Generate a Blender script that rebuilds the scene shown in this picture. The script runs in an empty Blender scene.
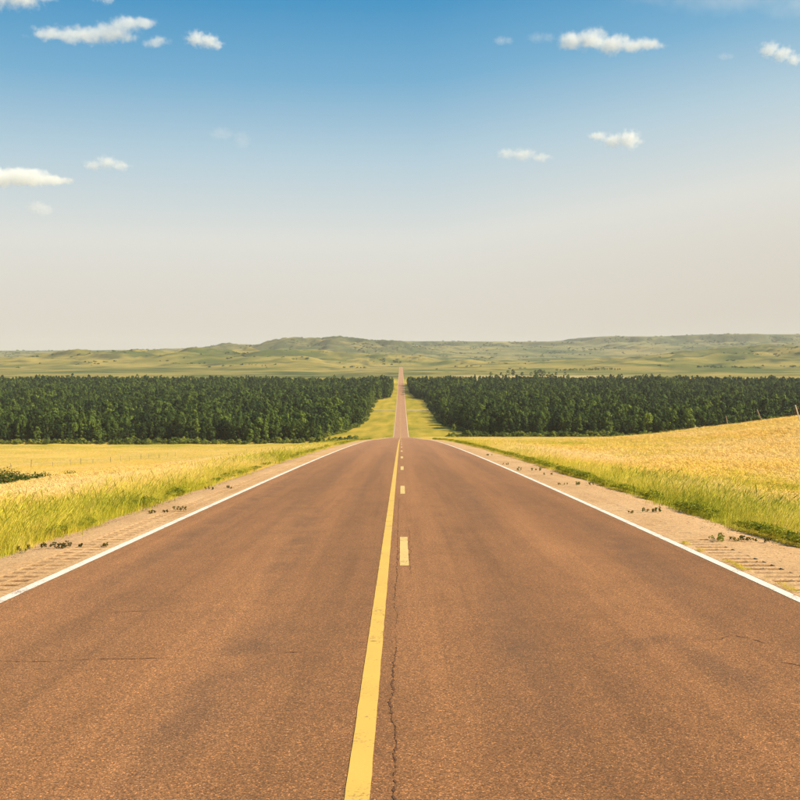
import bpy, bmesh, math, random
import numpy as np
from mathutils import Vector, Matrix

R = math.radians
random.seed(7)
RNG = np.random.default_rng(11)
scene = bpy.context.scene
COL = scene.collection

# ------------------------------------------------------------------ camera
EYE = 1.66
cam_d = bpy.data.cameras.new('camera')
cam = bpy.data.objects.new('camera', cam_d)
COL.objects.link(cam)
cam.location = (0, 0, EYE)
cam.rotation_euler = (R(90 - 2.474), 0, R(0.052))
cam_d.lens = 50
cam_d.sensor_width = 36
cam_d.clip_start = 0.05
cam_d.clip_end = 60000
scene.camera = cam

# ------------------------------------------------------------------ sun + sky
SUN_EL, SUN_AZ = 37.0, 106.0        # azimuth clockwise from the view direction (+Y)
sun_d = bpy.data.lights.new('sun', 'SUN')
sun_d.energy = 5.0
sun_d.angle = R(0.53)
sun_d.color = (1.0, 0.85, 0.60)
sun = bpy.data.objects.new('sun', sun_d)
COL.objects.link(sun)
sdir = Vector((math.sin(R(SUN_AZ)) * math.cos(R(SUN_EL)), math.cos(R(SUN_AZ)) * math.cos(R(SUN_EL)), math.sin(R(SUN_EL))))
sun.rotation_euler = sdir.to_track_quat('Z', 'Y').to_euler()
sun.location = sdir * 200

world = bpy.data.worlds.new('World')
scene.world = world
world.use_nodes = True
wt = world.node_tree
wt.nodes.clear()
def wn(t, **k):
    n = wt.nodes.new(t)
    for a, v in k.items():
        setattr(n, a, v)
    return n
w_out = wn('ShaderNodeOutputWorld')
w_bg = wn('ShaderNodeBackground')
w_sky = wn('ShaderNodeTexSky', sky_type='NISHITA', sun_disc=False, sun_elevation=R(SUN_EL), sun_rotation=R(SUN_AZ),
           altitude=600, air_density=1.0, dust_density=1.2, ozone_density=2.0)
w_tc = wn('ShaderNodeTexCoord')
w_sep = wn('ShaderNodeSeparateXYZ')
# dusty haze layer (beige at the horizon, paling to blue) that thins out into the open blue sky
SKY_S, EXPO = 0.09, 0.70
def ramp_fill(r, stops):
    e = r.color_ramp.elements
    for i_, (p_, c_) in enumerate(stops):
        x_ = e[i_] if i_ < 2 else e.new(p_)
        x_.position = p_; x_.color = (*c_, 1)
w_col = wn('ShaderNodeValToRGB'); w_fac = wn('ShaderNodeValToRGB')
ramp_fill(w_col, [(0.0, (0.655, 0.61, 0.53)), (0.05, (0.69, 0.655, 0.585)), (0.10, (0.705, 0.71, 0.67)), (0.17, (0.455, 0.605, 0.69)), (0.236, (0.182, 0.418, 0.622)), (0.30, (0.056, 0.29, 0.545))])
ramp_fill(w_fac, [(0.0, (1, 1, 1)), (0.30, (1, 1, 1)), (0.55, (0, 0, 0))])
w_gain = wn('ShaderNodeMix', data_type='RGBA', blend_type='MULTIPLY'); w_gain.inputs[0].default_value = 1.0
w_gain.clamp_result = False
g_ = 1.035 / (SKY_S * 2 ** EXPO); w_gain.inputs[7].default_value = (g_, g_, g_, 1)
w_tint = wn('ShaderNodeMix', data_type='RGBA', blend_type='MULTIPLY')
w_tint.inputs[0].default_value = 1.0
w_tint.inputs[7].default_value = (0.30, 0.85, 1.05, 1)
w_mix = wn('ShaderNodeMix', data_type='RGBA')
wt.links.new(w_tc.outputs['Generated'], w_sep.inputs[0])
w_dot = wn('ShaderNodeVectorMath', operation='DOT_PRODUCT'); w_dot.inputs[1].default_value = (math.sin(R(SUN_AZ)), math.cos(R(SUN_AZ)), 0)
w_max = wn('ShaderNodeMath', operation='MAXIMUM'); w_max.inputs[1].default_value = -0.25      # paler towards the sun, as in any sky
w_off = wn('ShaderNodeMath', operation='MULTIPLY_ADD'); w_off.inputs[1].default_value = -0.15
wt.links.new(w_tc.outputs['Generated'], w_dot.inputs[0]); wt.links.new(w_dot.outputs['Value'], w_max.inputs[0])
wt.links.new(w_max.outputs[0], w_off.inputs[0]); wt.links.new(w_sep.outputs['Z'], w_off.inputs[2])
w_sub = wn('ShaderNodeMath', operation='SUBTRACT'); w_sub.inputs[1].default_value = 0.0355
wt.links.new(w_off.outputs[0], w_sub.inputs[0])
wt.links.new(w_sub.outputs[0], w_col.inputs[0]); wt.links.new(w_sep.outputs['Z'], w_fac.inputs[0])
wt.links.new(w_col.outputs[0], w_gain.inputs[6])
wt.links.new(w_fac.outputs[0], w_mix.inputs[0])
wt.links.new(w_sky.outputs[0], w_tint.inputs[6])
wt.links.new(w_tint.outputs[2], w_mix.inputs[6])
wt.links.new(w_gain.outputs[2], w_mix.inputs[7])
wt.links.new(w_mix.outputs[2], w_bg.inputs[0])
w_bg.inputs[1].default_value = SKY_S
wt.links.new(w_bg.outputs[0], w_out.inputs[0])

scene.view_settings.view_transform = 'Standard'
scene.view_settings.look = 'None'
scene.view_settings.gamma = 1.0
scene.view_settings.use_curve_mapping = False
scene.view_settings.exposure = EXPO
scene.render.engine = 'CYCLES'
scene.cycles.use_denoising = True
scene.cycles.max_bounces = 12
scene.cycles.diffuse_bounces = 3
scene.cycles.transmission_bounces = 4
scene.cycles.transparent_max_bounces = 8
scene.cycles.volume_bounces = 9
scene.cycles.sample_clamp_indirect = 6

# ------------------------------------------------------------------ numeric helpers
def pchip(xs, ys):
    xs = np.asarray(xs, float); ys = np.asarray(ys, float)
    h = np.diff(xs); s = np.diff(ys) / h
    m = np.zeros_like(xs); m[0], m[-1] = s[0], s[-1]
    for i in range(1, len(xs) - 1):
        if s[i - 1] * s[i] > 0:
            w1 = 2 * h[i] + h[i - 1]; w2 = h[i] + 2 * h[i - 1]
            m[i] = (w1 + w2) / (w1 / s[i - 1] + w2 / s[i])
    def f(x):
        x = np.clip(np.asarray(x, float), xs[0], xs[-1])
        i = np.clip(np.searchsorted(xs, x, side='right') - 1, 0, len(xs) - 2)
        t = (x - xs[i]) / h[i]
        return ((1 + 2 * t) * (1 - t) ** 2 * ys[i] + t * (1 - t) ** 2 * h[i] * m[i]
                + t * t * (3 - 2 * t) * ys[i + 1] + t * t * (t - 1) * h[i] * m[i + 1])
    return f

def sstep(x, a, b):
    t = np.clip((np.asarray(x, float) - a) / (b - a), 0, 1)
    return t * t * (3 - 2 * t)

_perm = np.random.default_rng(5).permutation(512)
_ang = np.random.default_rng(6).random(512) * 2 * np.pi
def pnoise(x, y, seed=0):
    x = np.asarray(x, float) + seed * 17.31; y = np.asarray(y, float) - seed * 9.7
    xi = np.floor(x).astype(int); yi = np.floor(y).astype(int)
    fx = x - xi; fy = y - yi
    u = fx ** 3 * (fx * (fx * 6 - 15) + 10); v = fy ** 3 * (fy * (fy * 6 - 15) + 10)
    def g(ix, iy, dx, dy):
        a = _ang[_perm[(ix + _perm[iy & 511]) & 511]]
        return np.cos(a) * dx + np.sin(a) * dy
    n00 = g(xi, yi, fx, fy); n10 = g(xi + 1, yi, fx - 1, fy)
    n01 = g(xi, yi + 1, fx, fy - 1); n11 = g(xi + 1, yi + 1, fx - 1, fy - 1)
    return 1.5 * ((n00 * (1 - u) + n10 * u) * (1 - v) + (n01 * (1 - u) + n11 * u) * v)
def fbm(x, y, oct=4, seed=0):
    s = 0; a = 1.0; t = 0
    for o in range(oct):
        s = s + a * pnoise(x * 2 ** o, y * 2 ** o, seed + o); t += a; a *= 0.5
    return s / t
def ridged(x, y, oct=4, seed=0):
    s = 0; a = 1.0; t = 0
    for o in range(oct):
        s = s + a * (1 - 2 * np.abs(pnoise(x * 2 ** o, y * 2 ** o, seed + o))); t += a; a *= 0.5
    return s / t

# ------------------------------------------------------------------ lie of the land
_q = lambda y: EYE + 0.0592 * y + 5.9e-5 * y * y
_rd = pchip([150, 165, 250, 350, 450, 540, 590, 650, 860, 1160, 1450, 1900, 2500, 2740, 3100, 4000, 5000, 6000, 7000, 12000],
            [_q(150), _q(165), 19.5, 27.05, 34.6, 41.3, 43.1, 43.9, 44.9, 44.6, 39.4, 39.3, 38.6, 38.0, 40.5, 35, 26, 14, 8, 6])
def road_depth(y):
    y = np.asarray(y, float)
    return np.where(y < 160, _q(y), _rd(y))
def road_z(y):
    return EYE - road_depth(y)
_fl = pchip([-60, 0, 30, 60, 100, 167, 260, 400, 540, 700, 860], [1.5, 4.5, 6.3, 9.0, 12.7, 18.5, 25.8, 35.6, 44.8, 45.2, 44.8])
_sky = pchip([-6000, -2600, -1600, -950, -500, 0, 600, 1120, 1230, 1500, 1900, 2500, 3200, 6000],
             [16, 16, 22, 46, 68, 74, 72, 72, 104, 102, 114, 116, 112, 100])
def bump(x, y, cx, cy, sx, sy, a):
    return a * np.exp(-((x - cx) / sx) ** 2 / 2 - ((y - cy) / sy) ** 2 / 2)
def land_z(x, y, detail=True):
    x = np.asarray(x, float); y = np.asarray(y, float)
    ax = np.abs(x)
    rd = road_depth(y)
    wl = 1 - np.exp(-np.clip(ax - 5.0, 0, None) / 25.0)
    fl = np.where(y < 860, _fl(y), rd)
    d_left = rd + wl * (fl - rd)
    wr = 1 - np.exp(-np.clip(ax - 5.2, 0, None) / 12.0)
    d_right = rd + 1.9 * wr * (1 - sstep(y, 250, 480)) - bump(x, y, 110, 108, 45, 45, 14.2) * wr
    d = np.where(x < 0, d_left, d_right)
    # hills beyond the valley
    far = sstep(y - 500 * sstep(ax, 150, 500) * (1 - 0.8 * (x > 0) * (1 - sstep(x, 500, 800))) + 500, 2300, 3000)
    corr = np.where(y < 3000, sstep(ax, 30, 260), 1.0)
    corr = corr + (1 - corr) * sstep(y, 2800, 3300)
    hill = (bump(x, y, -420, 3350, 430, 380, 40) + bump(x, y, -930, 3050, 330, 300, 20) + bump(x, y, -1700, 3300, 500, 400, 3)
            + bump(x, y, -310, 5000, 330, 480, 62) + bump(x, y, -900, 5200, 420, 480, 22)
            + bump(x, y, 1180, 3150, 380, 330, 41) + bump(x, y, 760, 2800, 240, 220, 11) + bump(x, y, 1900, 3400, 500, 500, 40)
            + bump(x, y, 500, 4300, 500, 400, 10)
            + bump(x, y, -520, 2350, 200, 230, 7) + bump(x, y, -860, 2250, 170, 200, 9) + bump(x, y, -250, 2550, 120, 200, 6) + bump(x, y, 850, 2300, 170, 200, 7))
    back = _sky(x + 120 * fbm(x / 500, y / 500, 3, 40)) * (0.55 * sstep(y, 4300, 6300) + 0.45 * sstep(y + 300 * fbm(x / 420, y / 420, 4, 41), 6450, 6640))
    back = back * (1 - 0.12 * sstep(y, 7300, 9000))
    wx = x + 90 * fbm(x / 700, y / 700, 3, 21); wy = y + 90 * fbm(x / 700, y / 700, 3, 25)
    er = ridged(wx / 560, wy / 560, 3, 8) - 0.2
    gul = 0.25 - ridged(wx / 260, wy / 190, 4, 18)
    top = 1 - 0.93 * sstep(y, 6350, 6620)
    amp = 2.2 + 0.36 * hill + 0.16 * np.clip(back, 0, 70)
    fol = 0.2 - ridged(wx / 95, wy / 80, 3, 28)
    h = far * corr * (hill + top * (amp * er + (2.5 + 1.15 * amp) * gul + (1.2 + 0.52 * amp) * fol)) + back
    d = d - h
    if detail:
        off = sstep(ax, 6, 14)
        near = 1 - sstep(y, 700, 1000)
        d = d - off * near * (0.30 * fbm(x / 14, y / 14, 3, 3) + 0.07 * fbm(x / 2.3, y / 2.3, 2, 4)) - (1 - near) * off * 0.8 * fbm(x / 160, y / 160, 3, 5)
    # the road bed: the ground passes under the paving
    ed_ = sstep(y, 220, 420)
    bed = (1 - sstep(ax, 4.35 - 0.45 * ed_, 4.95 - 0.75 * ed_)) * (1 - sstep(y, 2890, 2930))
    d = d * (1 - bed) + (rd + 0.22) * bed
    # the ground sits a little below the shoulder's edge
    return EYE - d - 0.03 * (1 - bed) * (1 - sstep(ax, 5.5, 9))

def axis(segs):
    out = []
    for a, b, st in segs:
        n = max(1, round((b - a) / st))
        out += [a + (b - a) * i / n for i in range(n)]
    out.append(segs[-1][1])
    return np.array(out)
YS_ROAD = axis([(-12, 200, 1.0), (200, 620, 4.0), (620, 1600, 10.0), (1600, 2950, 15.0)])

# ------------------------------------------------------------------ object helpers
def mesh_obj(name, verts, faces, mat, parent=None, smooth=False, mats=None, fmat=None):
    me = bpy.data.meshes.new(name)
    me.from_pydata([tuple(v) for v in verts], [], faces)
    for m in (mats or [mat]):
        me.materials.append(m)
    if fmat is not None:
        me.polygons.foreach_set('material_index', np.asarray(fmat, np.int32))
    if smooth:
        me.polygons.foreach_set('use_smooth', np.ones(len(me.polygons), bool))
    me.update()
    o = bpy.data.objects.new(name, me)
    COL.objects.link(o)
    if parent: o.parent = parent
    return o
def grid_obj(name, X, Y, Z, mat, parent=None, smooth=True, color=None):
    ny, nx = X.shape
    me = bpy.data.meshes.new(name)
    co = np.stack([X, Y, Z], -1).reshape(-1, 3).astype(np.float32)
    i = np.arange(ny * nx).reshape(ny, nx)
    q = np.stack([i[:-1, :-1], i[:-1, 1:], i[1:, 1:], i[1:, :-1]], -1).reshape(-1, 4)
    me.vertices.add(len(co)); me.vertices.foreach_set('co', co.ravel())
    me.loops.add(q.size); me.loops.foreach_set('vertex_index', q.ravel().astype(np.int32))
    me.polygons.add(len(q)); me.polygons.foreach_set('loop_start', np.arange(0, q.size, 4, dtype=np.int32))
    me.polygons.foreach_set('loop_total', np.full(len(q), 4, np.int32))
    me.polygons.foreach_set('use_smooth', np.full(len(q), smooth))
    me.update(calc_edges=True); me.validate()
    if color is not None:
        a = me.color_attributes.new('cover', 'FLOAT_COLOR', 'POINT')
        c = np.concatenate([color.reshape(-1, 3), np.ones((ny * nx, 1))], 1).astype(np.float32)
        a.data.foreach_set('color', c.ravel())
    me.materials.append(mat)
    o = bpy.data.objects.new(name, me); COL.objects.link(o)
    if parent: o.parent = parent
    return o
def tag(o, label=None, cat=None, group=None, kind=None):
    if label: o['label'] = label
    if cat: o['category'] = cat
    if group: o['group'] = group
    if kind: o['kind'] = kind
    return o
def empty(name, loc, rz=0):
    o = bpy.data.objects.new(name, None); COL.objects.link(o)
    o.location = loc; o.rotation_euler = (0, 0, rz)
    o.empty_display_size = 0.2
    return o

# ------------------------------------------------------------------ materials
class NT:
    def __init__(s, name):
        s.m = bpy.data.materials.new(name); s.m.use_nodes = True
        s.t = s.m.node_tree; s.t.nodes.clear()
        s.out = s.n('ShaderNodeOutputMaterial')
    def n(s, t, **k):
        x = s.t.nodes.new(t)
        for a, v in k.items(): setattr(x, a, v)
        return x
    def l(s, a, b): s.t.links.new(a, b)
    def pos(s):
        return s.n('ShaderNodeNewGeometry').outputs['Position']
    def mapping(s, vec, scale=(1, 1, 1), loc=(0, 0, 0), rot=(0, 0, 0)):
        m = s.n('ShaderNodeMapping'); s.l(vec, m.inputs[0])
        m.inputs['Scale'].default_value = scale; m.inputs['Location'].default_value = loc; m.inputs['Rotation'].default_value = rot
        return m.outputs[0]
    def noise(s, vec, scale, detail=3, rough=0.55, dist=0.0):
        n = s.n('ShaderNodeTexNoise'); s.l(vec, n.inputs['Vector'])
        n.inputs['Scale'].default_value = scale; n.inputs['Detail'].default_value = detail
        n.inputs['Roughness'].default_value = rough; n.inputs['Distortion'].default_value = dist
        return n.outputs['Fac']
    def ramp(s, fac, stops, interp='LINEAR'):
        r = s.n('ShaderNodeValToRGB'); s.l(fac, r.inputs[0]); r.color_ramp.interpolation = interp
        e = r.color_ramp.elements
        for i, (p, c) in enumerate(stops):
            c = (c, c, c) if isinstance(c, (int, float)) else c
            x = e[i] if i < 2 else e.new(p)
            x.position = p; x.color = (*c, 1)
        return r.outputs[0]
    def mix(s, fac, a, b, blend='MIX'):
        m = s.n('ShaderNodeMix', data_type='RGBA', blend_type=blend)
        for v, i in ((fac, 0), (a, 6), (b, 7)):
            if hasattr(v, 'type') and hasattr(v, 'links'): s.l(v, m.inputs[i])
            elif i == 0: m.inputs[0].default_value = v
            else: m.inputs[i].default_value = (*v, 1)
        return m.outputs[2]
    def math(s, op, a, b=0.0, clamp=False):
        m = s.n('ShaderNodeMath', operation=op, use_clamp=clamp)
        for v, i in ((a, 0), (b, 1)):
            if hasattr(v, 'links'): s.l(v, m.inputs[i])
            else: m.inputs[i].default_value = v
        return m.outputs[0]
    def bsdf(s, col, rough=0.9, spec=0.2, bump=None, bstr=0.3, bdist=0.01, sheen=0.0):
        b = s.n('ShaderNodeBsdfPrincipled')
        if hasattr(col, 'links'): s.l(col, b.inputs['Base Color'])
        else: b.inputs['Base Color'].default_value = (*col, 1)
        if hasattr(rough, 'links'): s.l(rough, b.inputs['Roughness'])
        else: b.inputs['Roughness'].default_value = rough
        b.inputs['Specular IOR Level'].default_value = spec
        if sheen:
            b.inputs['Sheen Weight'].default_value = sheen; b.inputs['Sheen Roughness'].default_value = 0.45; b.inputs['Sheen Tint'].default_value = (1.0, 0.72, 0.50, 1)
        if bump is not None:
            bp = s.n('ShaderNodeBump'); s.l(bump, bp.inputs['Height'])
            bp.inputs['Strength'].default_value = bstr; bp.inputs['Distance'].default_value = bdist
            s.l(bp.outputs[0], b.inputs['Normal'])
        return b.outputs[0]
    def done(s, surf):
        s.l(surf, s.out.inputs['Surface']); return s.m

def streak(nt, sx, sy, x0, y0, x1, y1, w, nz):
    """soft stain along a line from (x0,y0) to (x1,y1) in metres, w = half width"""
    dx, dy = x1 - x0, y1 - y0; L = math.hypot(dx, dy); ux, uy = dx / L, dy / L
    a = nt.math('SUBTRACT', sx, x0); b = nt.math('SUBTRACT', sy, y0)
    along = nt.math('ADD', nt.math('MULTIPLY', a, ux / L), nt.math('MULTIPLY', b, uy / L))
    across = nt.math('ADD', nt.math('MULTIPLY', a, -uy / w), nt.math('MULTIPLY', b, ux / w))
    q = nt.math('MULTIPLY', nt.math('SUBTRACT', along, 0.5), 2.0)
    r2 = nt.math('ADD', nt.math('POWER', nt.math('ABSOLUTE', q), 4.0), nt.math('MULTIPLY', across, across))
    g = nt.math('SUBTRACT', 1.0, r2, True)
    return nt.math('MULTIPLY', g, nz)

def make_asphalt():
    nt = NT('red_asphalt')
    p = nt.pos()
    sep = nt.n('ShaderNodeSeparateXYZ'); nt.l(p, sep.inputs[0])
    sx, sy = sep.outputs[0], sep.outputs[1]
    flat = nt.n('ShaderNodeCombineXYZ'); nt.l(sx, flat.inputs[0]); nt.l(sy, flat.inputs[1])
    fp = flat.outputs[0]
    big = nt.noise(nt.mapping(fp, (0.6, 0.05, 1)), 1.0, 5, 0.6, 0.4)
    col = nt.ramp(big, [(0.28, (0.238, 0.098, 0.034)), (0.5, (0.304, 0.127, 0.044)), (0.74, (0.362, 0.154, 0.056))])
    # wheel paths: polished lighter bands and darker strips between
    wave = nt.n('ShaderNodeMath', operation='SINE'); nt.l(nt.math('ADD', nt.math('MULTIPLY', sx, 3.55), nt.math('MULTIPLY', nt.noise(nt.mapping(fp, (0.2, 0.05, 1)), 1.0, 2), 1.5)), wave.inputs[0])
    wp = nt.ramp(nt.math('ADD', nt.math('MULTIPLY', wave.outputs[0], 0.5), 0.5), [(0.0, 0.86), (1.0, 1.11)])
    col = nt.mix(1.0, col, wp, 'MULTIPLY')
    ln = nt.noise(nt.mapping(fp, (4.5, 0.10, 1)), 1.0, 5, 0.65, 0.3)
    col = nt.mix(1.0, col, nt.ramp(ln, [(0.30, 0.80), (0.5, 1.0), (0.72, 1.14)]), 'MULTIPLY')
    # blotches
    bl = nt.noise(nt.mapping(fp, (1.5, 0.9, 1)), 1.0, 6, 0.62, 0.8)
    blm = nt.ramp(bl, [(0.34, 0.88), (0.52, 1.0), (0.75, 1.05)])
    col = nt.mix(1.0, col, blm, 'MULTIPLY')
    nz = nt.ramp(nt.noise(nt.mapping(fp, (2.2, 1.1, 1)), 1.0, 5, 0.65), [(0.33, 0.0), (0.62, 1.0)])
    st = None
    for a in [(1.5, 30, 2.3, 150, 0.26), (1.35, 16, 1.55, 34, 0.30), (-1.9, 14, -2.3, 60, 0.35), (-1.2, 10, -1.7, 22, 0.3), (-2.9, 9, -3.1, 40, 0.3),
              (1.35, 7.85, 2.45, 8.5, 0.20), (2.0, 8.2, 2.2, 6.4, 0.22), (-1.25, 4.5, -1.0, 9.5, 0.3), (2.7, 10, 3.1, 19, 0.3), (0.75, 5, 0.9, 11, 0.25), (-0.9, 15, -0.8, 70, 0.16), (2.9, 30, 3.0, 90, 0.2)]:
        g = streak(nt, sx, sy, *a, nz)
        st = g if st is None else nt.math('MAXIMUM', st, g)
    col = nt.mix(nt.math('MULTIPLY', st, 0.78, True), col, (0.165, 0.076, 0.034))
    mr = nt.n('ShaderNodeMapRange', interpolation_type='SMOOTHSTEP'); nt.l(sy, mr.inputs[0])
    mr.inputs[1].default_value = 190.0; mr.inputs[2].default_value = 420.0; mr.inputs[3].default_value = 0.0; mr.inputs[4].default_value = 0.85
    col = nt.mix(mr.outputs[0], col, (0.53, 0.30, 0.16))     # paler beyond the crest: grazing sky reflection and haze painted into the colour
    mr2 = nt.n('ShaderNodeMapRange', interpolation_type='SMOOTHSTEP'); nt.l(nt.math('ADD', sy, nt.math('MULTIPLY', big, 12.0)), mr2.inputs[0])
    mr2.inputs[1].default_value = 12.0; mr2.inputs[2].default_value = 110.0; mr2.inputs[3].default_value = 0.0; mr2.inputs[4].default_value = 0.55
    col = nt.mix(mr2.outputs[0], col, (0.50, 0.245, 0.128))    # low-angle sheen put into the base colour, growing towards the crest
    # aggregate
    vo = nt.n('ShaderNodeTexVoronoi', feature='F1'); nt.l(fp, vo.inputs['Vector']); vo.inputs['Scale'].default_value = 140
    chip = nt.n('ShaderNodeSeparateColor'); nt.l(vo.outputs['Color'], chip.inputs[0])
    cm = nt.ramp(chip.outputs[0], [(0.0, 0.36), (0.25, 0.70), (0.6, 1.0), (0.86, 1.28), (0.96, 2.0), (1.0, 2.9)])
    edge = nt.ramp(vo.outputs['Distance'], [(0.25, 1.05), (0.75, 0.62)])
    col = nt.mix(1.0, col, cm, 'MULTIPLY')
    col = nt.mix(1.0, col, edge, 'MULTIPLY')
    mid = nt.ramp(nt.noise(fp, 30, 4, 0.75), [(0.3, 0.84), (0.5, 1.0), (0.72, 1.16)])
    col = nt.mix(1.0, col, mid, 'MULTIPLY')
    h = nt.math('SUBTRACT', nt.math('MULTIPLY', nt.noise(fp, 60, 3, 0.6), 0.6), nt.math('MULTIPLY', vo.outputs['Distance'], 0.5))
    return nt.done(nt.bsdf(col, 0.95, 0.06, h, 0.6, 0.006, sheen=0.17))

def make_shoulder():
    nt = NT('sandy_shoulder')
    p = nt.pos()
    att = nt.n('ShaderNodeAttribute', attribute_name='cover')
    big = nt.noise(nt.mapping(p, (0.9, 0.35, 1)), 1.0, 5, 0.6, 0.3)
    col = nt.ramp(big, [(0.25, (0.48, 0.28, 0.125)), (0.5, (0.575, 0.352, 0.168)), (0.78, (0.65, 0.42, 0.215))])
    vo = nt.n('ShaderNodeTexVoronoi', feature='F1'); nt.l(p, vo.inputs['Vector']); vo.inputs['Scale'].default_value = 70
    chip = nt.n('ShaderNodeSeparateColor'); nt.l(vo.outputs['Color'], chip.inputs[0])
    col = nt.mix(1.0, col, nt.ramp(chip.outputs[0], [(0.0, 0.66), (0.5, 1.0), (1.0, 1.22)]), 'MULTIPLY')
    col = nt.mix(1.0, col, nt.ramp(nt.noise(p, 14, 5, 0.7), [(0.3, 0.80), (0.7, 1.15)]), 'MULTIPLY')
    col = nt.mix(1.0, col, att.outputs['Color'], 'MULTIPLY')
    h = nt.noise(p, 55, 4, 0.65)
    return nt.done(nt.bsdf(col, 0.92, 0.15, h, 0.6, 0.008))

def make_paint(name, col, wear, under=(0.24, 0.115, 0.058)):
    nt = NT(name); p = nt.pos()
    n1 = nt.noise(p, 45, 4, 0.7); n2 = nt.noise(p, 3.1, 3, 0.6)
    s = nt.math('ADD', nt.math('MULTIPLY', n1, 0.65), nt.math('MULTIPLY', n2, 0.35))
    m = nt.ramp(s, [(wear - 0.04, 1.0), (wear + 0.05, 0.0)])
    c = nt.mix(nt.noise(p, 1.3, 3), tuple(v * 0.86 for v in col), tuple(min(1, v * 1.08) for v in col))
    c = nt.mix(nt.math('MULTIPLY', m, 0.85), c, under)
    return nt.done(nt.bsdf(c, 0.7, 0.3, n1, 0.35, 0.004))

def make_land():
    nt = NT('prairie_ground'); p = nt.pos()
    att = nt.n('ShaderNodeAttribute', attribute_name='cover')
    c = att.outputs['Color']
    c = nt.mix(1.0, c, nt.ramp(nt.noise(p, 2.2, 5, 0.7), [(0.3, 0.75), (0.7, 1.2)]), 'MULTIPLY')
    c = nt.mix(1.0, c, nt.ramp(nt.noise(p, 0.035, 6, 0.68), [(0.3, (0.78, 0.84, 0.8)), (0.7, (1.2, 1.14, 1.1))]), 'MULTIPLY')
    h = nt.noise(p, 0.5, 6, 0.7)
    return nt.done(nt.bsdf(c, 0.95, 0.05, h, 0.5, 0.4))

def make_leaf(name, c_lo, c_hi, trans=0.25, attr=None, c_tint=None, patch=False):
    nt = NT(name)
    oi = nt.n('ShaderNodeObjectInfo')
    if attr:
        a = nt.n('ShaderNodeAttribute', attribute_name=attr, attribute_type='INSTANCER')
        sc = nt.n('ShaderNodeSeparateColor'); nt.l(a.outputs['Color'], sc.inputs[0])
        col = nt.ramp(sc.outputs[0], c_tint)
        v = sc.outputs[1]
        col = nt.mix(sc.outputs[2], col, (0.90, 0.70, 0.36))
    else:
        v = oi.outputs['Random']
        mid_ = tuple(a * 0.6 + b * 0.4 for a, b in zip(c_lo, c_hi))
        col = nt.ramp(v, [(0.0, c_lo), (0.45, mid_), (0.8, c_hi), (1.0, tuple(b * k_ for b, k_ in zip(c_hi, (1.35, 1.2, 1.1))))])
    p = nt.n('ShaderNodeTexCoord').outputs['Object']
    col = nt.mix(1.0, col, nt.ramp(nt.noise(p, 1.6 if not attr else 9.0, 3, 0.7), [(0.3, 0.7), (0.7, 1.3)]), 'MULTIPLY')
    col = nt.mix(1.0, col, nt.ramp(v, [(0.0, 0.9), (1.0, 1.1)] if attr else [(0.0, 0.8), (1.0, 1.2)]), 'MULTIPLY')
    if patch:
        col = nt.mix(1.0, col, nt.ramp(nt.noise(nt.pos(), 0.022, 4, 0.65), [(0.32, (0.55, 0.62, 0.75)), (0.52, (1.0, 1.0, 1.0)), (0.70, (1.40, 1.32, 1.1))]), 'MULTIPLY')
    d = nt.bsdf(col, 0.75, 0.2)
    t = nt.n('ShaderNodeBsdfTranslucent'); nt.l(col, t.inputs[0])
    m = nt.n('ShaderNodeMixShader'); m.inputs[0].default_value = trans
    nt.l(d, m.inputs[1]); nt.l(t.outputs[0], m.inputs[2])
    return nt.done(m.outputs[0])

def make_simple(name, col, rough=0.85, nscale=6.0, var=0.25, spec=0.2):
    nt = NT(name); p = nt.pos()
    c = nt.mix(1.0, col, nt.ramp(nt.noise(p, nscale, 4, 0.65), [(0.3, 1 - var), (0.7, 1 + var)]), 'MULTIPLY')
    return nt.done(nt.bsdf(c, rough, spec, nt.noise(p, nscale * 4, 3), 0.4, 0.01))

M = dict(
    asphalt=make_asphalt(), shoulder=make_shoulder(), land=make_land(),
    yellow=make_paint('yellow_paint', (0.70, 0.44, 0.088), 0.40), yellow_old=make_paint('faded_yellow_paint', (0.72, 0.50, 0.17), 0.42),
    white=make_paint('white_paint', (0.80, 0.735, 0.62), 0.42),
    crack=make_simple('crack_dirt', (0.135, 0.062, 0.030), 0.95, 30, 0.4),
    bark=make_simple('bark', (0.085, 0.06, 0.04)), wood=make_simple('weathered_wood', (0.30, 0.23, 0.16), 0.9, 20),
    dark_wood=make_simple('dark_wood', (0.11, 0.075, 0.05), 0.9, 20), pale_wood=make_simple('pale_wood', (0.62, 0.54, 0.42), 0.9, 20),
    wire=make_simple('wire', (0.22, 0.2, 0.18), 0.5, 20), gravel=make_simple('gravel_track', (0.46, 0.36, 0.24), 0.95, 1.5),
    stone=make_simple('shoulder_stone', (0.34, 0.22, 0.13), 0.9, 3, 0.4),
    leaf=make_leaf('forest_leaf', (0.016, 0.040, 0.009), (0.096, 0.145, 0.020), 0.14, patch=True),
    shrub=make_leaf('shrub_leaf', (0.085, 0.12, 0.02), (0.16, 0.19, 0.03), 0.25),
    rust=make_leaf('rusty_leaf', (0.16, 0.085, 0.03), (0.2, 0.10, 0.035), 0.2),
    weed=make_leaf('weed_leaf', (0.11, 0.10, 0.025), (0.18, 0.155, 0.035), 0.25),
    grass=make_leaf('grass_blade', None, None, 0.35, 'tint', [(0.0, (0.16, 0.19, 0.02)), (0.2, (0.52, 0.49, 0.035)), (0.5, (0.80, 0.60, 0.085)), (1.0, (0.90, 0.63, 0.20))]),
)

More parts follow.
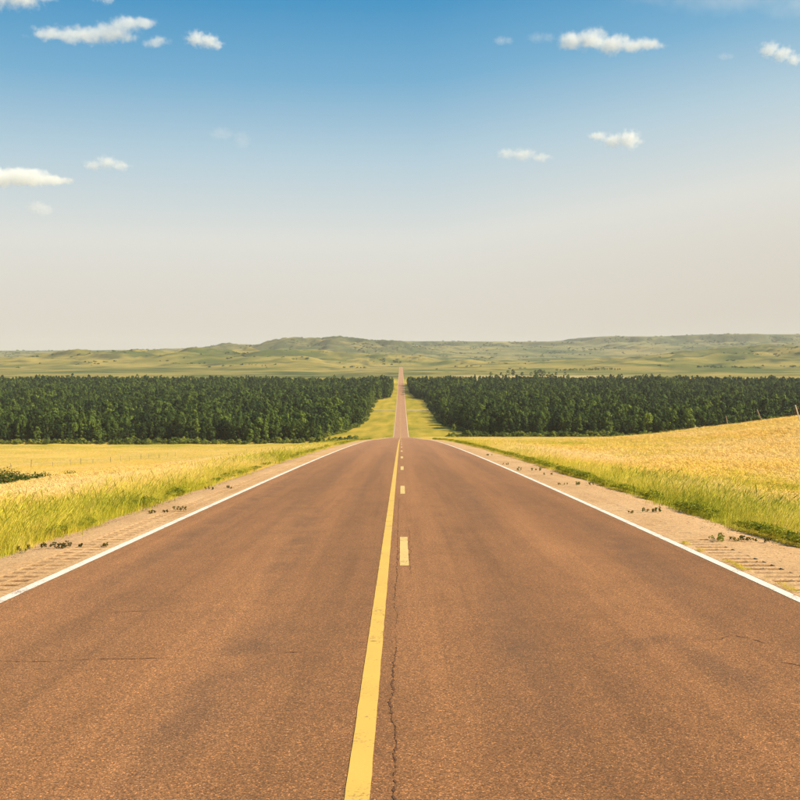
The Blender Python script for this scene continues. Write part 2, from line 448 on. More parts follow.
# ------------------------------------------------------------------ ground
xa = axis([(0, 12, 0.6), (12, 60, 2.0), (60, 200, 5.0), (200, 2600, 16.0), (2600, 5200, 80.0)])
XS = np.concatenate([-xa[::-1][:-1], xa])
YS = axis([(-40, 0, 2.0), (0, 120, 1.0), (120, 240, 2.0), (240, 640, 5.0), (640, 1600, 14.0), (1600, 7300, 17.0), (7300, 9400, 70.0)])
GX, GY = np.meshgrid(XS, YS)
GZ = land_z(GX, GY)

def clearing(y, side):
    """half width of the mown strip beside the road"""
    w = 24.5 - 13.5 * sstep(y, 1020, 1090) - 3.0 * sstep(y, 1090, 1250)
    w = w + 16.0 * (1 - sstep(y, 545, 700))
    return w + 1.8 * fbm(y / 37.0, y * 0 + side * 7.7, 3, 9) * 2
def golden(x, y):
    """0 = green, 1 = straw"""
    ax = np.abs(x)
    near = sstep(ax + 1.5 * fbm(x / 4, y / 9, 3, 31), 5.0, 9.0)
    g = 0.36 + 0.46 * near + 0.62 * fbm(x / 9, y / 16, 4, 33) + 0.42 * fbm(x / 40, y / 45, 3, 34)
    g = g - 0.30 * (1 - sstep(np.abs(ax - 13 - y * 0.02), 0, 7)) * (x > 0) * sstep(y, 15, 40)
    g = g - 0.22 * sstep(y, 350, 520)
    return np.clip(g, 0, 1)
def cover_color(x, y):
    lerp = lambda a, b, t: a + (b - a) * t[..., None]
    c = lambda *v: np.array(v, float)
    g = golden(x, y)
    near = lerp(c(0.34, 0.31, 0.035), c(0.63, 0.42, 0.10), g)
    n1 = fbm(x / 420, y / 300, 5, 51); n2 = fbm(x / 130, y / 110, 4, 55); n3 = fbm(x / 1300, y / 900, 3, 57)
    t = np.clip(0.55 + 1.5 * n1 + 1.3 * n2 - 0.5 * n3, 0, 1)
    fr_ = sstep(y + 500 * n3 + np.clip(x, -600, 600) * 1.2, 3300, 4300)
    hills = lerp(lerp(c(0.095, 0.118, 0.032), c(0.315, 0.25, 0.075), t), lerp(c(0.082, 0.108, 0.044), c(0.235, 0.21, 0.088), t), fr_)
    dry = sstep(n3 + 0.4 * n1, 0.05, 0.5)
    hills = lerp(hills, c(0.36, 0.25, 0.075), dry * 0.4)
    scr = sstep(fbm(x / 60, y / 90, 5, 61) + 0.35 * fbm(x / 600, y / 600, 2, 63), 0.20, 0.42)
    hills = lerp(hills, c(0.050, 0.066, 0.030), scr * 0.8)
    out = lerp(near, hills, sstep(y, 1440, 1800))
    # pale stubble strips in front of the hills
    strip = sstep(y + 40 * n2, 1440, 1480) * (1 - sstep(y + 60 * n1, 1820, 1900)) * sstep(x, 50, 110) * (1 - sstep(x + 60 * n2, 290, 430))
    out = lerp(out, c(0.50, 0.385, 0.20), strip * 0.75)
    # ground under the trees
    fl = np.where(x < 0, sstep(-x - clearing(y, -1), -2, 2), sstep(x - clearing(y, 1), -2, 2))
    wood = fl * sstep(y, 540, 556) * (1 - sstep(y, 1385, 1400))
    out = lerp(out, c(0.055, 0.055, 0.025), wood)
    verge = (1 - fl) * sstep(y, 480, 540) * (1 - sstep(y, 1390, 1450))
    vg = lerp(c(0.25, 0.225, 0.02), c(0.46, 0.32, 0.045), np.clip(0.5 + 1.6 * fbm(x / 7, y / 45, 4, 71), 0, 1))
    return lerp(out, vg, verge * 0.85)
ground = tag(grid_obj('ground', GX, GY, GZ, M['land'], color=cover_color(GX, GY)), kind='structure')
# steep faces of the hills carry brush: mix it in from the slope of the land
_c = np.empty(len(ground.data.vertices) * 4, np.float32)
ca = ground.data.color_attributes['cover']; ca.data.foreach_get('color', _c)
gy, gx = np.gradient(GZ, YS, XS)
sl = sstep(np.hypot(gx, gy) + 0.05 * fbm(GX / 60, GY / 60, 3, 81), 0.22, 0.42) * sstep(GY, 2300, 2700)
_c = _c.reshape(len(YS), len(XS), 4)
_c[..., :3] = _c[..., :3] * (1 - 0.75 * sl[..., None]) + np.array([0.062, 0.072, 0.038]) * 0.75 * sl[..., None]
ca.data.foreach_set('color', _c.ravel().astype(np.float32))

# ------------------------------------------------------------------ road
LIFT = lambda y: 0.003 + 0.02 * sstep(y, 150, 500)
def ribbon(name, x0, x1, ys, lift, mat, parent=None, rag=0.0, nx=2, seed=0):
    ys = np.asarray(ys, float)
    t = np.linspace(0, 1, nx)
    X = x0 + (x1 - x0) * t[None, :] + np.zeros((len(ys), 1))
    if rag:
        X[:, 0] += rag * fbm(ys * 3.1, ys * 0 + seed, 4, 13); X[:, -1] += rag * fbm(ys * 3.1, ys * 0 + seed + 5, 4, 14)
    Y = np.repeat(ys[:, None], nx, 1)
    Z = np.repeat((np.interp(ys, YS_ROAD, road_z(YS_ROAD)) + lift(ys))[:, None], nx, 1)
    return grid_obj(name, X, Y, Z, mat, parent)
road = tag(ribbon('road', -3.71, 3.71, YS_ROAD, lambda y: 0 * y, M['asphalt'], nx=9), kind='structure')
fine = np.unique(np.concatenate([np.arange(-10, 60, 0.1), YS_ROAD]))
ribbon('center_line', -0.246, -0.136, fine, LIFT, M['yellow'], road, 0.005, 2, 1)
for sd, xc in (('l', -3.645), ('r', 3.64)):
    ribbon('edge_line', xc - 0.054, xc + 0.054, fine, LIFT, M['white'], road, 0.006, 2, 3 if sd == 'l' else 9)
k = 0
y0 = 12.42 - 12.19
while y0 < 560:
    if y0 > 5:
        ribbon('lane_dash', -0.015, 0.09, np.unique(np.concatenate([np.linspace(y0, y0 + 3.05, 16)])), LIFT, M['yellow_old'], road, 0.010, 2, 20 + k)
    y0 += 12.19; k += 1

# shoulders with milled rumble grooves
def shoulder(side, width, seed):
    ys = np.unique(np.concatenate([np.arange(4, 75, 0.03), YS_ROAD]))
    xl = np.array([3.712, 3.80, 3.82, 3.97, 4.03, 4.05, 4.20, 4.22, 4.40, 3.71 + width * 0.75, 3.71 + width, 3.71 + width + 0.22])
    X = side * xl[None, :] + np.zeros((len(ys), 1))
    rg = 0.16 * fbm(ys / 1.7, ys * 0 + seed, 4, 15)
    X[:, -2] += side * rg; X[:, -1] += side * rg
    Y = np.repeat(ys[:, None], len(xl), 1)
    if side < 0: pass
    base = np.interp(ys, YS_ROAD, road_z(YS_ROAD))
    Z = np.repeat(base[:, None], len(xl), 1) - 0.002
    nar = sstep(ys, 220, 420) * (width - 0.35)
    for j in range(len(xl)): X[:, j] = side * (3.712 + (np.abs(X[:, j]) - 3.712) * (1 - nar / width))
    Z[:, -3] -= 0.012; Z[:, -2] -= 0.05; Z[:, -1] -= 0.20
    ph = ((ys - 4.0) / 0.3) % 1.0
    cut = np.clip(1 - ((ph - 0.3) / 0.28) ** 2, 0, 1) ** 0.5
    live = np.clip(0.72 + 1.0 * fbm(ys / 1.1, ys * 0 + seed, 3, 16), 0.12, 1.0) * (ys > 4.2) * (ys < 70)
    if side > 0: live = live * (1 - 0.75 * sstep(ys, 14.9, 15.2))
    col = np.ones((len(ys), len(xl), 3))
    for j, s in ((2, 1.0), (3, 0.9), (5, 1.0), (6, 1.0)):
        gi_ = np.floor((ys - 4.0) / 0.3).astype(int)
        jit = np.random.default_rng(int(seed * 10) + (0 if j in (2, 3) else 1)).uniform(0.25, 1.15, gi_.max() - gi_.min() + 1)[gi_ - gi_.min()].clip(0, 1)
        dd = 0.032 * cut * live * s * jit
        Z[:, j] -= dd
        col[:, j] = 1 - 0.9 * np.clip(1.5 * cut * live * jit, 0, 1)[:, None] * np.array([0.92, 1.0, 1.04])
    if side < 0:
        X = X[:, ::-1]; Z = Z[:, ::-1]; col = col[:, ::-1]
    o = grid_obj('shoulder', X, Y, Z, M['shoulder'], smooth=False, color=col)
    return tag(o, kind='structure')
SH = {-1: shoulder(-1, 1.22, 1.0), 1: shoulder(1, 1.52, 6.0)}

# cracks: thin jagged openings, each a mesh of its own
def crack(pts, w, parent, lift=0.0025, step=0.03, jag=0.02, seed=0):
    pts = [Vector(p) for p in pts]
    rr = random.Random(seed); L = []
    for a, b in zip(pts[:-1], pts[1:]):
        n = max(2, int((b - a).length / step))
        for i in range(n): L.append(a.lerp(b, i / n))
    L.append(pts[-1])
    V, F = [], []
    jx = 0.0
    for i, p in enumerate(L):
        d = (L[min(i + 1, len(L) - 1)] - L[max(i - 1, 0)]).normalized(); nrm = Vector((-d.y, d.x))
        jx = jx * 0.8 + rr.uniform(-1, 1) * jag * 0.6
        ww = w * max(0.02, rr.gauss(0.42, 0.42)) * min(1, 4 * i / len(L) + 0.1, 4 * (len(L) - i) / len(L) + 0.1)
        for s in (-1, 1):
            q = p + nrm * (jx + s * ww)
            V.append((q.x, q.y, float(np.interp(q.y, YS_ROAD, road_z(YS_ROAD))) + lift))
        if i: F.append((2 * i - 2, 2 * i - 1, 2 * i + 1, 2 * i))
    return mesh_obj('crack', V, F, M['crack'], parent)
crack([(-0.035, 3.6), (-0.03, 5.2), (-0.055, 6.4), (-0.035, 8.3)], 0.009, road, seed=1, jag=0.010)
crack([(-0.035, 8.3), (-0.05, 12.0), (-0.04, 24.0)], 0.006, road, seed=2, step=0.06, jag=0.012)
crack([(0.11, 11.5), (0.12, 17.0)], 0.004, road, seed=3, step=0.06)
crack([(-3.3, 7.45), (-2.4, 7.5), (-1.6, 7.62)], 0.005, road, seed=4)
crack([(-2.2, 7.52), (-1.55, 7.6)], 0.004, road, seed=5)
crack([(-0.42, 8.12), (-0.14, 8.16), (-0.05, 8.14)], 0.009, road, lift=0.0055, seed=6)
crack([(-2.6, 9.4), (-2.05, 9.5)], 0.007, road, seed=7)
crack([(-0.85, 7.78), (-0.7, 7.8)], 0.009, road, seed=8)
crack([(2.45, 8.55), (2.62, 8.3), (2.7, 8.05)], 0.007, road, seed=9)
crack([(2.5, 7.55), (2.75, 7.25), (2.9, 6.9), (3.1, 6.75)], 0.009, road, seed=10)
crack([(2.2, 8.2), (2.38, 8.24), (2.5, 8.4)], 0.006, road, seed=11)
crack([(1.0, 21.5), (2.4, 22.0), (3.4, 22.1)], 0.008, road, seed=12)
crack([(-3.4, 17.5), (-1.6, 17.8), (-0.5, 17.7)], 0.007, road, seed=13)
for sd, yy in ((-1, 14.5), (-1, 19.9), (-1, 26.7), (-1, 36), (1, 15.1), (1, 20.0), (1, 28.0), (1, 33.0), (1, 42), (1, 52)):
    crack([(sd * 3.74, yy - 0.06), (sd * 4.3, yy + 0.05), (sd * 4.95, yy + 0.02)], 0.016, SH[sd], lift=-0.002 + 0.004, seed=int(yy * 7), jag=0.03)
# wear: the gravel track that crosses the verge in the valley
def track():
    xs = np.concatenate([np.linspace(-60, -5.2, 24), np.linspace(5.2, 60, 24)])
    for side, part in ((-1, np.linspace(-26, -4.7, 14)), (1, np.linspace(4.7, 26, 14))):
        X, Y = np.meshgrid(part, np.linspace(852, 860, 5))
        Y = Y + 1.0 * fbm(X / 9, Y / 9, 2, 19)
        o = grid_obj('track', X, Y, land_z(X, Y) + 0.10, M['gravel'])
        tag(o, kind='structure')
track()

# ------------------------------------------------------------------ scatter helper (stuff only)
def scatter(name, pts, rot, scl, idx, tint, protos):
    me = bpy.data.meshes.new(name)
    n = len(pts)
    me.vertices.add(n); me.vertices.foreach_set('co', np.asarray(pts, np.float32).ravel())
    for an, tp, arr in (('rot', 'FLOAT_VECTOR', rot), ('scl', 'FLOAT_VECTOR', scl)):
        a = me.attributes.new(an, tp, 'POINT'); a.data.foreach_set('vector', np.asarray(arr, np.float32).ravel())
    a = me.attributes.new('pick', 'INT', 'POINT'); a.data.foreach_set('value', np.asarray(idx, np.int32))
    a = me.attributes.new('tint', 'FLOAT_COLOR', 'POINT')
    a.data.foreach_set('color', np.concatenate([tint, np.ones((n, 4 - tint.shape[1]))], 1).astype(np.float32).ravel())
    o = bpy.data.objects.new(name, me); COL.objects.link(o)
    c = bpy.data.collections.new(name + '_kinds')
    for p_ in protos: c.objects.link(p_)
    ng = bpy.data.node_groups.new(name + '_scatter', 'GeometryNodeTree')
    ng.interface.new_socket('Geometry', in_out='INPUT', socket_type='NodeSocketGeometry')
    ng.interface.new_socket('Geometry', in_out='OUTPUT', socket_type='NodeSocketGeometry')
    N = ng.nodes; L = ng.links
    gi = N.new('NodeGroupInput'); go = N.new('NodeGroupOutput')
    iop = N.new('GeometryNodeInstanceOnPoints'); iop.inputs['Pick Instance'].default_value = True
    ci = N.new('GeometryNodeCollectionInfo'); ci.inputs['Collection'].default_value = c
    ci.inputs['Separate Children'].default_value = True; ci.inputs['Reset Children'].default_value = True
    def at(nm, tp):
        x = N.new('GeometryNodeInputNamedAttribute'); x.data_type = tp; x.inputs['Name'].default_value = nm; return x.outputs[0]
    L.new(gi.outputs[0], iop.inputs['Points']); L.new(ci.outputs[0], iop.inputs['Instance'])
    L.new(at('pick', 'INT'), iop.inputs['Instance Index'])
    L.new(at('rot', 'FLOAT_VECTOR'), iop.inputs['Rotation']); L.new(at('scl', 'FLOAT_VECTOR'), iop.inputs['Scale'])
    L.new(iop.outputs[0], go.inputs[0])
    md = o.modifiers.new('scatter', 'NODES'); md.node_group = ng
    o['kind'] = 'stuff'
    return o
def proto(name, V, F, mats, fmat=None):
    me = bpy.data.meshes.new(name); me.from_pydata(V, [], F)
    for m in mats: me.materials.append(m)
    if fmat is not None: me.polygons.foreach_set('material_index', np.asarray(fmat, np.int32))
    me.update()
    return bpy.data.objects.new(name, me)

# ------------------------------------------------------------------ trees
def leaf_quad(V, F, c, n, s, rr):
    n = n.normalized(); t = n.orthogonal().normalized(); t = Matrix.Rotation(rr.uniform(0, 6.28), 3, n) @ t; b = n.cross(t)
    i = len(V); a = s * rr.uniform(0.7, 1.3); w = s * rr.uniform(0.55, 0.95)
    V += [tuple(c - t * a - b * w * 0.3), tuple(c + b * w * 0.9 - t * a * 0.1 + n * s * 0.2), tuple(c + t * a + b * w * 0.2), tuple(c - b * w + t * a * 0.15 + n * s * 0.15)]
    F.append((i, i + 1, i + 2, i + 3))
def crown_mesh(seed, h, rad, kind, clumps, per, leaf):
    rr = random.Random(seed); V, F = [], []
    for k in range(clumps):
        t = rr.random() ** 0.9                     # 0 bottom .. 1 top
        if kind == 'cone': r = rad * (1.02 - t) ** 0.75 * (0.75 + 0.25 * min(1, t * 6))
        elif kind == 'column': r = rad * (1 - abs(2 * t - 0.85) ** 2.6 * 0.75 if t > 0.42 else 0.72 + 0.28 * t / 0.42) * 0.9
        else: r = rad * math.sqrt(max(0.05, 1 - (2 * t - 0.9) ** 2 / 1.25))
        ang = rr.uniform(0, 6.283); q = r * math.sqrt(rr.uniform(0.25, 1.0))
        z0 = 0.10 * h
        c = Vector((math.cos(ang) * q, math.sin(ang) * q, z0 + t * (h - z0)))
        cr = rad * rr.uniform(0.22, 0.42) * (1.0 if t < 0.85 or kind == 'round' else 0.7)
        for j in range(per):
            d = Vector((rr.gauss(0, 1), rr.gauss(0, 1), rr.gauss(0.25, 0.9))).normalized()
            pnt = c + Vector((d.x, d.y, d.z * 0.85)) * cr * rr.uniform(0.55, 1.05)
            if pnt.z < 0.15: continue
            leaf_quad(V, F, pnt, (d + Vector((c.x, c.y, 0)).normalized() * 0.5 + Vector((rr.gauss(0, .3), rr.gauss(0, .3), rr.gauss(0.15, .3)))), leaf, rr)
    return V, F
def trunk_mesh(seed, h, r0):
    rr = random.Random(seed); V, F = [], []
    def tube(a, b, ra, rb, n=6):
        d = (b - a).normalized(); u = d.orthogonal().normalized(); v = d.cross(u); i = len(V)
        for p_, r_ in ((a, ra), (b, rb)):
            for q in range(n): V.append(tuple(p_ + (u * math.cos(6.283 * q / n) + v * math.sin(6.283 * q / n)) * r_))
        for q in range(n): F.append((i + q, i + (q + 1) % n, i + n + (q + 1) % n, i + n + q))
    p = Vector((0, 0, -0.4)); r = r0 * 1.3
    for s in range(4):
        nx = Vector((rr.uniform(-.12, .12) * (s + 1), rr.uniform(-.12, .12) * (s + 1), h * 0.88 * (s + 1) / 4)); nr = r0 * (1 - 0.23 * (s + 1))
        tube(p, nx, r, nr)
        if s:
            for q in range(2):
                a = rr.uniform(0, 6.28); tube(nx, nx + Vector((math.cos(a), math.sin(a), 0.9)) * h * 0.12, nr * 0.6, nr * 0.2, 4)
        p, r = nx, nr
    return V, F
TREES = []
for i, (h, rad, kd) in enumerate([(12.6, 2.2, 'column'), (10.8, 2.5, 'round'), (12.6, 2.3, 'cone'), (9.6, 2.2, 'round'), (12.0, 2.9, 'round'), (14.8, 2.4, 'column'), (8.6, 2.1, 'round'), (13.6, 2.7, 'round')]):
    V, F = crown_mesh(100 + i, h, rad, kd, 46, 24, 0.36)
    tv, tf = trunk_mesh(200 + i, h, 0.2)
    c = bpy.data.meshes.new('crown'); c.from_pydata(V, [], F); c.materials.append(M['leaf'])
    t = bpy.data.meshes.new('trunk'); t.from_pydata(tv, [], tf); t.materials.append(M['bark'])
    nV = len(V)
    whole = proto('tree_kind', V + tv, F + [tuple(q + nV for q in f) for f in tf], [M['leaf'], M['bark']], [0] * len(F) + [1] * len(tf))
    TREES.append((c, t, whole, h, kd))

# forest positions
def forest_points():
    sp = 3.5
    ys = np.arange(548, 1452, sp); out = []
    for side in (-1, 1):
        xs = np.arange(8, 760, sp)
        X, Y = np.meshgrid(xs, ys)
        X = X + RNG.uniform(-1.7, 1.7, X.shape); Y = Y + RNG.uniform(-1.7, 1.7, Y.shape)
        X = side * X; X = X.ravel(); Y = Y.ravel()
        fr = 553 + 16 * fbm(X / 30, X * 0 + side, 3, 91) + (5 if side > 0 else 0) - 14 * (side > 0) * (np.abs(X) < 60) * 0
        keep = (np.abs(X) > clearing(Y, side) + 1.5) & (Y > fr) & (np.abs(X) < 0.42 * Y + 60)
        keep &= RNG.random(len(X)) > 0.16 + 0.8 * np.clip(fbm(X / 22, Y / 22, 3, 93) - 0.15, 0, 1)
        back = 1388 - 25 * fbm(X / 120, X * 0 + 3, 3, 95)
        keep &= Y < back
        out.append(np.stack([X[keep], Y[keep]], 1))
    return np.concatenate(out)
FP = forest_points()
fsc = 0.70 + 0.45 * RNG.random(len(FP)) + 0.26 * fbm(FP[:, 0] / 50, FP[:, 1] / 50, 3, 97)
fsc *= 0.80 - 0.08 * sstep(FP[:, 1], 900, 1300)
fsc *= 1.0 + 0.25 * fbm(FP[:, 0] / 70, FP[:, 1] / 70, 2, 103) + 0.42 * fbm(FP[:, 0] / 18, FP[:, 1] / 18, 3, 101)
fz = land_z(FP[:, 0], FP[:, 1])
frz = RNG.uniform(0, 6.283, len(FP)); fpk = RNG.integers(0, len(TREES), len(FP))
# the trees that show largest: front row of each side and the row along the mown strip
edge_d = np.where(FP[:, 0] < 0, -FP[:, 0] - clearing(FP[:, 1], -1), FP[:, 0] - clearing(FP[:, 1], 1))
inview = np.abs(FP[:, 0]) < 0.362 * FP[:, 1]
score = FP[:, 1] + 0.0
score = np.where((edge_d < 7) & (FP[:, 1] < 1050), FP[:, 1] * 0.55 + 250, score)
score = np.where(inview, score, 1e9)
order = np.argsort(score)
big = order[:300]; rest = np.setdiff1d(np.arange(len(FP)), big)
GROUP_L = 'trees of the forest edge left of the road'; GROUP_R = 'trees of the forest edge right of the road'
KIND_WORD = {'column': 'tall narrow', 'round': 'round-crowned', 'cone': 'pointed'}
for i in big:
    cm, tm, _, h, kd = TREES[fpk[i]]
    x, y = FP[i]
    o = empty('forest_tree', (x, y, fz[i]), frz[i]); o.scale = (fsc[i],) * 3
    strip = edge_d[i] < 7 and y > 590
    where = ('beside the mown strip' if strip else "in the forest's front rows")
    sd = 'left' if x < 0 else 'right'
    u = abs(x) / y
    spot = 'close to the road' if u < 0.10 else ('halfway out' if u < 0.23 else 'near picture edge')
    size = 'small' if fsc[i] < 0.68 else ('mid-sized' if fsc[i] < 0.82 else 'big')
    tag(o, f'{size} {KIND_WORD[kd]} tree {where}, {sd} side {spot}' if not strip else f'{size} {KIND_WORD[kd]} tree beside the mown strip, {sd} of the road', 'tree', GROUP_L if x < 0 else GROUP_R)
    for nm, me in (('crown', cm), ('trunk', tm)):
        p = bpy.data.objects.new(nm, me); COL.objects.link(p); p.parent = o
tn = np.stack([RNG.random(len(rest)), RNG.random(len(rest)), RNG.random(len(rest))], 1)
forest = scatter('forest', np.stack([FP[rest, 0], FP[rest, 1], fz[rest]], 1), np.stack([0 * frz[rest], 0 * frz[rest], frz[rest]], 1),
                 np.repeat(fsc[rest][:, None], 3, 1), fpk[rest], tn, [t[2] for t in TREES])
tag(forest, 'dark green mass of forest treetops filling the valley', 'forest')

# shrubs
SHRUBS = []
for i, (h, rad) in enumerate([(2.2, 1.7), (1.7, 1.5), (2.8, 1.5)]):
    V, F = crown_mesh(300 + i, h, rad, 'round' if i < 2 else 'cone', 18, 16, 0.26)
    SHRUBS.append(proto('shrub_kind', V, F, [M['shrub']]))
pts = []
for side in (-1, 1):
    xs = RNG.uniform(22, 235, 420) * side
    yy = 540 + 5.5 * fbm(xs / 25, xs * 0 + 2, 3, 99) + RNG.uniform(-3, 5, 420)
    pts.append(np.stack([xs, yy], 1))
    ye = RNG.uniform(545, 1050, 260)
    pts.append(np.stack([side * (clearing(ye, side) + RNG.uniform(-1.5, 2.0, 260)), ye], 1))
UP = np.concatenate(pts)
us = RNG.uniform(0.4, 1.05, len(UP)) * (1 + 0.5 * fbm(UP[:, 0] / 12, UP[:, 1] / 12, 2, 98))
und = scatter('undergrowth', np.stack([UP[:, 0], UP[:, 1], land_z(UP[:, 0], UP[:, 1]) - 0.1], 1), np.stack([0 * us, 0 * us, RNG.uniform(0, 6.28, len(UP))], 1),
              np.stack([us * 1.3, us * 1.3, us], 1), RNG.integers(0, 3, len(UP)), RNG.random((len(UP), 3)), SHRUBS)
tag(und, 'low green undergrowth along the foot of the forest', 'undergrowth')

# juniper scrub dotted over the hills: uncountable dark specks
hx = RNG.uniform(-2600, 2900, 170000); hy = RNG.uniform(2450, 7000, 170000)
k = np.abs(hx) < 0.40 * hy + 100
hx, hy = hx[k], hy[k]
e_ = 12.0
slp = np.hypot(land_z(hx + e_, hy, False) - land_z(hx - e_, hy, False), land_z(hx, hy + e_, False) - land_z(hx, hy - e_, False)) / (2 * e_)
cv = land_z(hx + 40, hy, False) + land_z(hx - 40, hy, False) - 2 * land_z(hx, hy, False)      # hollows gather brush
pr = 0.9 * sstep(fbm(hx / 170, hy / 170, 4, 65) + 0.6 * (slp - 0.2) + 0.02 * cv, 0.08, 0.62)
k = RNG.random(len(hx)) < pr
hx, hy = hx[k], hy[k]
hs = RNG.uniform(0.4, 1.5, len(hx)) * (0.7 + hy / 6000)
scrub = scatter('hill_scrub', np.stack([hx, hy, land_z(hx, hy) - 0.3], 1), np.stack([0 * hx, 0 * hx, RNG.uniform(0, 6.28, len(hx))], 1),
                np.stack([hs * 1.5, hs * 1.5, hs], 1), RNG.integers(0, 3, len(hx)), RNG.random((len(hx), 3)), [proto('scrub_kind', *crown_mesh(320 + i, 2.0, 1.8, 'round', 9, 9, 0.5), [M['leaf']]) for i in range(3)])
tag(scrub, 'dark specks of scrub dotted over the far hills', 'scrub')

def px_x(px, y):            # sideways place of something that stands y metres down the road
    return (px - 401.0) / 1111.0 * y
def bush(name, x, y, h, wx, wy, mat, label, cat, group=None, seed=0, clumps=40, leaf=0.07, per=22):
    rr = random.Random(seed); V, F = [], []
    for k in range(clumps):
        a = rr.uniform(0, 6.283); q = math.sqrt(rr.random())
        cx, cy = math.cos(a) * q * wx, math.sin(a) * q * wy
        hh = h * (1 - 0.55 * q * q) * rr.uniform(0.6, 1.05)
        zg = float(land_z(x + cx, y + cy)) - float(land_z(x, y))
        for j in range(per):
            d = Vector((rr.gauss(0, 1), rr.gauss(0, 1), rr.gauss(0.3, 0.8))).normalized()
            pnt = Vector((cx, cy, zg + hh * 0.55)) + Vector((d.x * h * 0.38, d.y * h * 0.38, d.z * hh * 0.5)) * rr.uniform(0.5, 1.05)
            leaf_quad(V, F, pnt, d + Vector((rr.gauss(0, .5), rr.gauss(0, .5), 0.3)), leaf, rr)
    o = empty(name, (x, y, float(land_z(x, y))))
    mesh_obj('foliage', V, F, mat, o)
    SV, SF = [], []
    for k in range(max(4, clumps // 4)):
        a = rr.uniform(0, 6.283); q = math.sqrt(rr.random()) * 0.7
        b = Vector((math.cos(a) * q * wx, math.sin(a) * q * wy, -0.1)); b.z += float(land_z(x + b.x, y + b.y)) - float(land_z(x, y))
        tp = b + Vector((rr.uniform(-.2, .2) * h, rr.uniform(-.2, .2) * h, h * 0.75)); i = len(SV); r = 0.012 + 0.006 * h
        for p_, r_ in ((b, r), (tp, r * 0.3)):
            for q2 in range(3): SV.append((p_.x + math.cos(q2 * 2.094) * r_, p_.y + math.sin(q2 * 2.094) * r_, p_.z))
        for q2 in range(3): SF.append((i + q2, i + (q2 + 1) % 3, i + 3 + (q2 + 1) % 3, i + 3 + q2))
    mesh_obj('stem', SV, SF, M['bark'], o)
    return tag(o, label, cat, group)
bush('shrub', -18.6, 50.5, 0.95, 2.4, 1.1, M['shrub'], 'low dark green shrub in the golden grass at the left edge', 'shrub', seed=5, clumps=150, leaf=0.045, per=30)
bush('shrub', -15.6, 51.5, 0.5, 0.7, 0.4, M['shrub'], 'small green sprig of shrub right of the low dark green shrub', 'shrub', seed=6, clumps=20, leaf=0.04)
bush('shrub', 60.0, 165, 4.6, 2.0, 2.0, M['rust'], 'rust brown bush behind the grassy hill at the right edge', 'shrub', seed=7, clumps=50, leaf=0.16)

# far farm trees and the windbreak beyond the forest
farm = [(491, 1850, 0.55, 3, 'leftmost'), (501, 1850, 0.42, 1, ''), (508, 1850, 0.6, 4, ''), (513, 1850, 0.75, 0, ''), (522, 1850, 0.5, 1, ''), (531, 1850, 0.42, 4, ''),
        (536, 1850, 0.7, 1, ''), (540, 1850, 0.72, 4, ''), (544, 1850, 0.66, 1, ''), (549, 1850, 0.38, 4, ''), (556, 1850, 0.42, 1, ''), (565, 1850, 0.4, 4, '')]
NTH = ['first', 'second', 'third', 'fourth', 'fifth', 'sixth', 'seventh', 'eighth', 'ninth', 'tenth', 'eleventh', 'twelfth']
def far_tree(px, y, s, kd, label, group, sy=1.0):
    cm, tm, _, h, _k = TREES[kd]
    x = px_x(px, y)
    o = empty('farm_tree', (x, y, float(land_z(x, y))), random.uniform(0, 6.28)); o.scale = (s * 2.1, s * 2.1, s * sy * 1.2)
    tag(o, label, 'tree', group)
    for nm, me in (('crown', cm), ('trunk', tm)):
        p = bpy.data.objects.new(nm, me); COL.objects.link(p); p.parent = o
for i, (px, y, s, kd, _n) in enumerate(farm):
    far_tree(px, y + random.uniform(-30, 30), s, kd, f'small dark tree of the farmstead beyond the forest, {NTH[i]} from the left', 'trees of the far farmstead')
px = 556.0
while px < 620:
    far_tree(px, 2330 + random.uniform(-14, 14), random.uniform(0.26, 0.46), random.choice([1, 4, 3]),
             'dark tree in the thin windbreak row on the plain beyond the forest', 'trees of the far windbreak', 0.85)
    px += random.choice([1.1, 1.3, 1.6, 2.0, 3.0])

